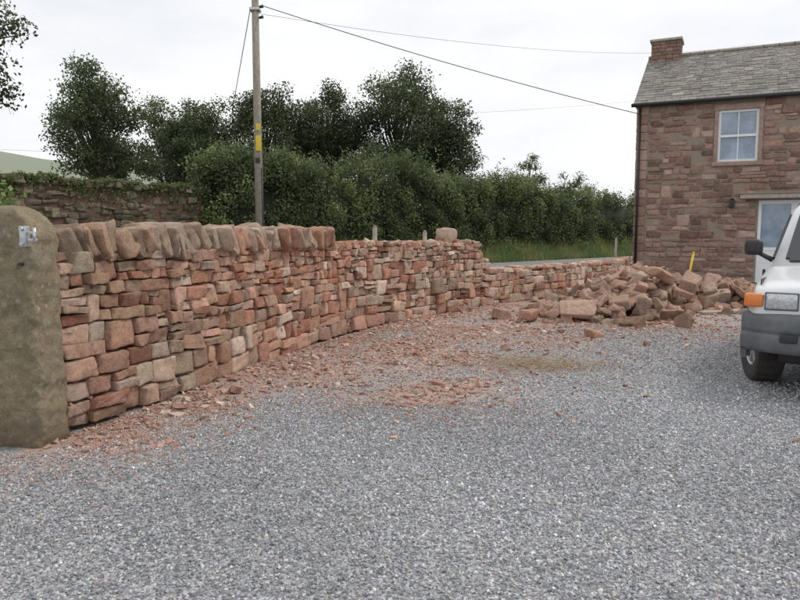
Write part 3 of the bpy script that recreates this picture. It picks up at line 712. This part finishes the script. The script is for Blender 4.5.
A=math.atan2(HR-HE,D_/2); sl=math.hypot(HR-HE,D_/2)+.14
C=[];Hf=[];R=[]
for side in (0,1):
    row=.0; k=0
    while row<sl:
        x=-.12-random.uniform(0,.12); rh=.22-.004*k
        while x<L_+.1:
            w=random.uniform(.2,.36)-.003*k; xm=min(max(x+w/2,-.1+w/2),L_+.1-w/2)
            vy=(-math.cos(A)*.14+math.cos(A)*(row+rh*.6)); vz=HE+.07+math.sin(A)*(row-.14+rh*.6)
            nrm=.012+random.uniform(0,.012)
            y=vy-math.sin(A)*nrm; z=vz+math.cos(A)*nrm
            tl=A-.05+random.uniform(-.01,.01)
            if side==0: C.append((xm,y,z)); R.append(np.array(Matrix.Rotation(tl,3,'X')))
            else: C.append((xm,D_-y,z)); R.append(np.array(Matrix.Rotation(-tl,3,'X')))
            Hf.append((w/2-.004,rh*.75,.008)); x+=w
        row+=rh; k+=1
col=pick([(.20,.187,.17),(.23,.215,.195),(.17,.16,.145),(.26,.245,.22),(.21,.19,.165)],len(C),.11)
stone_batch('slate_roof',C,Hf,R,col,M_slate,rr=.1,warp=.03,rough=0,tmpl=T1,smooth=False,parent=ho)
V=[(-.1,-.12,HE-.03),(-.1,D_/2,HR+.03),(-.1,D_+.12,HE-.03),(L_+.1,-.12,HE-.03),(L_+.1,D_/2,HR+.03),(L_+.1,D_+.12,HE-.03)]
me=bpy.data.meshes.new('roof_deck'); me.from_pydata(V,[],[(0,1,4,3),(1,2,5,4),(0,2,1),(3,4,5),(0,3,5,2)]); me.materials.append(M_black); link(bpy.data.objects.new('roof_deck',me),ho)
boxes('ridge_tiles',[(x,x+.44,D_/2-.1,D_/2+.1,HR+.06,HR+.15) for x in np.arange(-.1,L_,.45)],M_lintel,ho,.03)
cyl('gutter',(-.15,-.2,HE-.05),(L_+.15,-.2,HE-.05),.06,.06,M_black,ho,12)
cyl('downpipe',(.1,-.09,0),(.1,-.09,HE-.15),.04,.04,M_black,ho,12); cyl('downpipe_swan_neck',(.1,-.09,HE-.16),(.1,-.2,HE-.04),.04,.04,M_black,ho,12)
ch=empty('chimney'); ch.parent=ho; ch.location=(.02,D_/2-.42,HR-.9)
palc=[(.28,.18,.145),(.24,.155,.125),(.33,.23,.18)]
for nm,pp,Lx in (('front',[(0,0),(.95,0)],.95),('side_left',[(0,.85),(0,0)],.85),('back',[(.95,.85),(0,.85)],.95),('side_right',[(.95,0),(.95,.85)],.85)):
    cs=courses_gen(0,Lx,np.arange(0,1.55,.12),lambda s:1.5,.15,.3,split=0,merge=0,wob=.002)
    lay('stonework_'+nm,Path(pp,False),cs,M_house,lambda C,n,s,z:pick(palc,n,.12),parent=ch,batter=0,depth=.1,gap=.005,jit=.004,rot=.005,rr=.15,warp=.03,rough=.002,tmpl=T3)
boxes('mortar_core',[(.03,.92,.03,.82,0,1.42)],M_mortar,ch)
boxes('cap',[(-.05,1.0,-.05,.9,1.44,1.52)],M_lintel,ch,.01)

# ---------------------------------------------------------------- car
def make_car():
    th=math.atan2(.829,.559); car=empty('parked_car',(3.86,5.78,0),th)
    m,nt,b=mat_new('car_paint_white'); n=noise(nt,3,5,.6,geo(nt)); gz=N(nt,'ShaderNodeSeparateXYZ'); nt.links.new(geo(nt),gz.inputs[0])
    c=mix(nt,ramp(nt,gz.outputs[2],[(.35,.45),(.8,0.0)]).outputs[0],(.72,.73,.74),(.42,.38,.33)); c=mix(nt,1.0,c,ramp(nt,n.outputs[0],[(.3,.93),(.7,1.0)]).outputs[0],'MULTIPLY')
    nt.links.new(c,b.inputs['Base Color']); b.inputs['Roughness'].default_value=.3; b.inputs['Coat Weight'].default_value=.4; b.inputs['Coat Roughness'].default_value=.08
    MB=flat_mat('bumper_grey_plastic',(.13,.14,.15),.6,ns=7,amt=.25,spec=.3); MT=flat_mat('tyre_rubber',(.04,.037,.034),.85,ns=20,amt=.4); MR=flat_mat('wheel_alloy',(.4,.4,.41),.4,.6,ns=10,amt=.2)
    MG=flat_mat('car_glass',(.02,.025,.03),.04,spec=.9); MO=flat_mat('indicator_orange',(.7,.2,.03),.25,spec=.8,ns=90,amt=.2); ML=flat_mat('headlamp_glass',(.5,.52,.54),.12,.3,ns=45,amt=.4,spec=.9); MD=flat_mat('dark_trim',(.03,.03,.032),.6)
    bm=bmesh.new()
    St=[(0.0,.70,.50,.90),(.03,.78,.46,.985),(.10,.83,.42,1.02),(.35,.87,.42,1.06),(.8,.88,.42,1.10),(1.25,.88,.42,1.16),(1.4,.88,.42,1.17),(2.4,.88,.42,1.18),(3.4,.88,.42,1.18),(4.1,.87,.42,1.18),(4.38,.85,.44,1.17),(4.45,.80,.50,1.12)]
    rings=[]
    for x,w,zb,zt in St:
        half=[(w*.8,zb),(w*.97,zb+.03),(w,zb+.12),(w+.004,.76),(w,.84),(w-.012,.9 if zt>.95 else .86),(w-.04,zt-.05),(w-.09,zt-.008),(w*.6,zt+.012),(w*.25,zt+.022)]
        pts=[(y,z) for y,z in half]+[(-y,z) for y,z in reversed(half)]
        rings.append([bm.verts.new((x,y,z)) for y,z in pts])
    for a,b_ in zip(rings[:-1],rings[1:]):
        for k in range(len(a)): bm.faces.new((a[k],b_[k],b_[(k+1)%len(a)],a[(k+1)%len(a)]))
    n=len(rings[0]); h=n//2
    for rg,fl in ((rings[0],0),(rings[-1],1)):
        for k in range(h-1):
            q=[rg[k],rg[k+1],rg[n-2-k],rg[n-1-k]]
            try: bm.faces.new(q if not fl else q[::-1])
            except: pass
    bmesh.ops.recalc_face_normals(bm,faces=bm.faces)
    for f in bm.faces: f.smooth=True
    me=bpy.data.meshes.new('body_shell'); bm.to_mesh(me); bm.free(); me.materials.append(m); body=link(bpy.data.objects.new('body_shell',me),car)
    s=body.modifiers.new('s','SUBSURF'); s.levels=2; s.render_levels=2
    bm=bmesh.new()
    for x in (.80,3.42):
        for sy in (1,-1): bmesh.ops.create_cone(bm,cap_ends=True,segments=40,radius1=.43,radius2=.43,depth=.6,matrix=Matrix.Translation((x,sy*.86,.37))@Matrix.Rotation(math.pi/2,4,'X'))
    me=bpy.data.meshes.new('cut'); bm.to_mesh(me); bm.free(); me.materials.append(MD); cut=bpy.data.objects.new('cut',me); link(cut,car)
    bo=body.modifiers.new('b','BOOLEAN'); bo.object=cut; bo.operation='DIFFERENCE'; bo.solver='EXACT'
    dg=bpy.context.evaluated_depsgraph_get(); dg.update()
    me2=bpy.data.meshes.new_from_object(body.evaluated_get(dg)); body.modifiers.clear(); body.data=me2
    bpy.data.objects.remove(cut)
    V=[];F=[]
    for x in (.80,3.42):
        for sy in (1,-1):
            o=len(V);K=24
            for i in range(K+1):
                a=math.radians(-8+196*i/K)
                for (r,y) in ((.425,.84),(.425,.905),(.45,.915),(.475,.905),(.48,.87)): V.append((x+math.cos(a)*r,sy*y,.37+math.sin(a)*r))
            for i in range(K):
                for j in range(4): k=o+i*5+j; F.append((k,k+1,k+6,k+5))
    mesh_np('wheel_arch_lips',V,F,MB,smooth=True,parent=car)
    bm=bmesh.new(); RG=[(1.12,1.18,4.36,.82,.70),(1.16,1.15,4.37,.83,.72),(1.74,1.82,4.22,.69,.62),(1.80,1.92,4.16,.645,.58),(1.835,2.1,4.0,.52,.45)]
    rings=[]
    for z,xf,xr,w,wf in RG:
        P=[(xf,0),(xf+.01,wf*.6),(xf+.05,wf*.93),(xf+.13,wf+.45*(w-wf)+.01),(xf+.6,w),(2.7,w),(3.5,w),(xr-.25,w*.985),(xr-.06,w*.93),(xr,w*.75)]
        pts=P+[(xr+.01,0)]+[(x,-y) for x,y in P[:0:-1]]
        rings.append([bm.verts.new((x,y,z+(.02 if abs(y)<.3 and z>1.7 else 0))) for x,y in pts])
    for a,b_ in zip(rings[:-1],rings[1:]):
        for k in range(len(a)): bm.faces.new((a[k],a[(k+1)%len(a)],b_[(k+1)%len(a)],b_[k]))
    bm.faces.new(rings[-1])
    for f in bm.faces: f.smooth=True
    me=bpy.data.meshes.new('cabin'); bm.to_mesh(me); bm.free(); me.materials.append(m); cab=link(bpy.data.objects.new('cabin',me),car)
    def panel(name,c,mat,th_=.012,off=.014,nu=6):
        c=[Vector(q) for q in c]; nrm=(c[1]-c[0]).cross(c[3]-c[0]).normalized()
        if nrm.dot((sum(c,Vector())/4)-Vector((2.7,0,1.3)))<0: nrm=-nrm
        bm=bmesh.new(); vs=[bm.verts.new(q+nrm*off) for q in c]; f=bm.faces.new(vs)
        r=bmesh.ops.extrude_face_region(bm,geom=[f]); bmesh.ops.translate(bm,verts=[v for v in r['geom'] if isinstance(v,bmesh.types.BMVert)],vec=-nrm*(th_+.02))
        bmesh.ops.recalc_face_normals(bm,faces=bm.faces)
        bmesh.ops.bevel(bm,geom=[e for e in bm.edges if abs((e.verts[0].co-e.verts[1].co).normalized().dot(nrm))>.9],offset=.04,segments=4,affect='EDGES')
        me=bpy.data.meshes.new(name); bm.to_mesh(me); bm.free(); me.materials.append(mat); return link(bpy.data.objects.new(name,me),car)
    panel('windscreen',[(1.20,.66,1.19),(1.20,-.66,1.19),(1.80,-.58,1.72),(1.80,.58,1.72)],MG,off=.03)
    panel('rear_window',[(4.375,.62,1.22),(4.375,-.62,1.22),(4.24,-.55,1.68),(4.24,.55,1.68)],MG,off=.012)
    for sy,nm in ((1,'right'),(-1,'left')):
        panel('front_door_glass_'+nm,[(1.55,sy*.812,1.2),(2.42,sy*.815,1.2),(2.42,sy*.70,1.70),(2.02,sy*.70,1.70)],MG,off=.008)
        panel('rear_door_glass_'+nm,[(2.5,sy*.815,1.2),(3.25,sy*.815,1.2),(3.22,sy*.70,1.70),(2.5,sy*.70,1.70)],MG,off=.008)
        panel('quarter_glass_'+nm,[(3.35,sy*.815,1.2),(4.1,sy*.815,1.2),(4.0,sy*.70,1.70),(3.32,sy*.70,1.70)],MG,off=.008)
        boxes('door_seams_'+nm,[(1.42,1.432,*sorted((sy*.86,sy*.888)),.5,1.1),(2.46,2.472,*sorted((sy*.86,sy*.888)),.45,1.12),(3.0,3.012,*sorted((sy*.86,sy*.888)),.8,1.12)],MD,car)
        boxes('side_moulding_'+nm,[(1.3,2.95,*sorted((sy*.87,sy*.9)),.66,.76)],MB,car,.008)
        boxes('door_handles_'+nm,[(2.2,2.38,*sorted((sy*.88,sy*.915)),.98,1.02),(2.78,2.95,*sorted((sy*.88,sy*.915)),.98,1.02)],MD,car,.01)
        boxes('headlamp_'+nm,[(-.012,.12,*sorted((sy*.44,sy*.695)),.81,.955)],ML,car,.02)
        boxes('headlamp_surround_'+nm,[(-.004,.1,*sorted((sy*.432,sy*.703)),.802,.963)],MB,car,.01)
        boxes('indicator_'+nm,[(.0,.2,*sorted((sy*.712,sy*.872)),.825,.945)],MO,car,.02)
        boxes('mirror_housing_'+nm,[(1.42,1.55,*sorted((sy*.90,sy*1.08)),1.25,1.42)],MD,car,.05)
        boxes('mirror_glass_'+nm,[(1.551,1.556,*sorted((sy*.92,sy*1.06)),1.28,1.40)],ML,car)
        cyl('mirror_arm_'+nm,(1.47,sy*.80,1.20),(1.48,sy*.95,1.28),.028,.022,MD,car,10)
        cyl('wiper_'+nm,(1.22,sy*.5,1.20),(1.50,sy*.1,1.46),.008,.006,MD,car,6)
        boxes('fog_lamp_'+nm,[(-.115,-.09,*sorted((sy*.42,sy*.56)),.53,.60)],MD,car,.01)
        boxes('roof_rail_'+nm,[(2.2,3.9,*sorted((sy*.55,sy*.58)),1.84,1.87)],MD,car,.01)
    def bumper(nm,xc,sg):
        V=[];F=[];K=24
        prof=((.10,.41),(.03,.42),(.0,.46),(-.005,.55),(.006,.585),(.014,.592),(.014,.602),(.002,.61),(.0,.64),(.0,.72),(.02,.76),(.10,.775)); M_=len(prof)
        for i in range(K+1):
            y=-.895+1.79*i/K; t_=abs(y)/.895; bx=xc-sg*(.115-.16*t_**5-.05*t_**2)
            for (dx_,z) in prof: V.append((bx+sg*dx_,y,z))
        for i in range(K):
            for j in range(M_-1): k=i*M_+j; F.append((k,k+1,k+M_+1,k+M_))
        for sy in (-1,1):
            o=len(V); y=sy*.895; xe=xc-sg*(.115-.16-.05)
            for xx in (xe,xe+sg*.12,xc+sg*.365):
                for (dy,z) in prof: V.append((xx,y-sy*dy*(.9),z))
            for i in range(2):
                for j in range(M_-1): k=o+i*M_+j; F.append((k,k+1,k+M_+1,k+M_))
        mesh_np(nm,V,F,MB,smooth=True,parent=car)
    bumper('front_bumper',0,1)
    bumper('rear_bumper',4.45,-1)
    boxes('grille',[(-.008,.1,-.42,.42,.80,.95)],MD,car,.01)
    boxes('grille_bars',[(-.02,.02,-.41,.41,.83+i*.035,.838+i*.035) for i in range(3)],ML,car)
    boxes('number_plate_front',[(-.135,-.122,-.26,.26,.5,.61)],M_white,car,.004)
    boxes('bonnet_seam',[(.2,1.15,.755,.763,1.0,1.067),(.2,1.15,-.763,-.755,1.0,1.067)],MD,car)
    boxes('underbody',[(.3,4.2,-.6,.6,.28,.5)],MD,car,.03)
    for x in (.80,3.42):
        for sy in (1,-1):
            nm='wheel_%s_%s'%('front' if x<2 else 'rear','right' if sy>0 else 'left')
            we=bpy.data.objects.new(nm,None); link(we,car); we.location=(x,sy*.785,.365); we.rotation_euler=(0,0,math.radians(22) if x<2 else 0)
            bm=bmesh.new(); prof=[(.20,-.11),(.29,-.125),(.34,-.12),(.362,-.10),(.37,-.05),(.37,.05),(.362,.10),(.34,.12),(.29,.125),(.215,.115),(.20,.09)]
            K=96; rg=[[bm.verts.new((r*math.cos(2*math.pi*k/K)*(1-(.02 if (k%4<2 and r>.355) else 0)),y,r*math.sin(2*math.pi*k/K)*(1-(.02 if (k%4<2 and r>.355) else 0)))) for k in range(K)] for r,y in prof]
            for a,b_ in zip(rg[:-1],rg[1:]):
                for k in range(K): bm.faces.new((a[k],a[(k+1)%K],b_[(k+1)%K],b_[k]))
            bmesh.ops.recalc_face_normals(bm,faces=bm.faces)
            me=bpy.data.meshes.new('tyre'); bm.to_mesh(me); bm.free(); me.materials.append(MT); link(bpy.data.objects.new('tyre',me),we)
            cyl('rim_barrel',(0,-.1*sy,0),(0,.05*sy,0),.205,.205,MD,we,32)
            bm=bmesh.new()
            for k in range(6):
                bmesh.ops.create_cube(bm,size=1,matrix=Matrix.Rotation(k*math.pi/3,4,'Y')@Matrix.Translation((.11,sy*.08,0))@Matrix.Diagonal((.19,.03,.065,1)))
            me=bpy.data.meshes.new('spokes'); bm.to_mesh(me); bm.free(); me.materials.append(MR); link(bpy.data.objects.new('spokes',me),we)
            cyl('hub',(0,.05*sy,0),(0,.115*sy,0),.06,.05,MR,we,20)
            bm=bmesh.new(); rg=[[bm.verts.new((r*math.cos(2*math.pi*k/40),y,r*math.sin(2*math.pi*k/40))) for k in range(40)] for r,y in ((.205,.06*sy),(.21,.105*sy),(.19,.108*sy),(.185,.06*sy))]
            for a,b_ in zip(rg[:-1],rg[1:]):
                for k in range(40): bm.faces.new((a[k],a[(k+1)%40],b_[(k+1)%40],b_[k]))
            for f in bm.faces: f.smooth=True
            me=bpy.data.meshes.new('rim_lip'); bm.to_mesh(me); bm.free(); me.materials.append(MR); link(bpy.data.objects.new('rim_lip',me),we)
make_car()

# ---------------------------------------------------------------- light
SUN_EL,SUN_AZ=50,72
w=bpy.data.worlds.new('World'); scene.world=w; w.use_nodes=True; nt=w.node_tree; bg=nt.nodes['Background']
sky=N(nt,'ShaderNodeTexSky',sky_type='NISHITA'); sky.sun_disc=False; sky.sun_elevation=math.radians(SUN_EL); sky.sun_rotation=math.radians(SUN_AZ); sky.air_density=1.2; sky.dust_density=2
tc=N(nt,'ShaderNodeTexCoord'); mp=N(nt,'ShaderNodeMapping'); mp.inputs['Scale'].default_value=(1,1,3.2); nt.links.new(tc.outputs['Generated'],mp.inputs[0])
n1=noise(nt,2.0,7,.55,mp.outputs[0])
cc=ramp(nt,n1.outputs[0],[(.34,(.82,.84,.88)),(.5,(.94,.95,.965)),(.62,(1.06,1.06,1.06))]).outputs[0]
cc=mix(nt,1.0,cc,(10.5,10.5,10.5),'MULTIPLY')
nt.links.new(mix(nt,.94,sky.outputs[0],cc),bg.inputs[0]); bg.inputs[1].default_value=.103
sl_=bpy.data.lights.new('sun','SUN'); sl_.energy=1.5; sl_.angle=math.radians(10); sl_.color=(1,.95,.88)
so=link(bpy.data.objects.new('sun',sl_)); el,az=math.radians(SUN_EL),math.radians(SUN_AZ)
d=Vector((math.sin(az)*math.cos(el),math.cos(az)*math.cos(el),math.sin(el))); so.rotation_euler=d.to_track_quat('Z','Y').to_euler()

# ---------------------------------------------------------------- camera
cam=bpy.data.cameras.new('camera'); cam.sensor_width=36; cam.lens=31.05; cam.clip_end=4000; cam.clip_start=.05
co=link(bpy.data.objects.new('camera',cam)); co.location=(0,0,1.5); co.rotation_euler=(math.radians(90-5.63),0,0); scene.camera=co
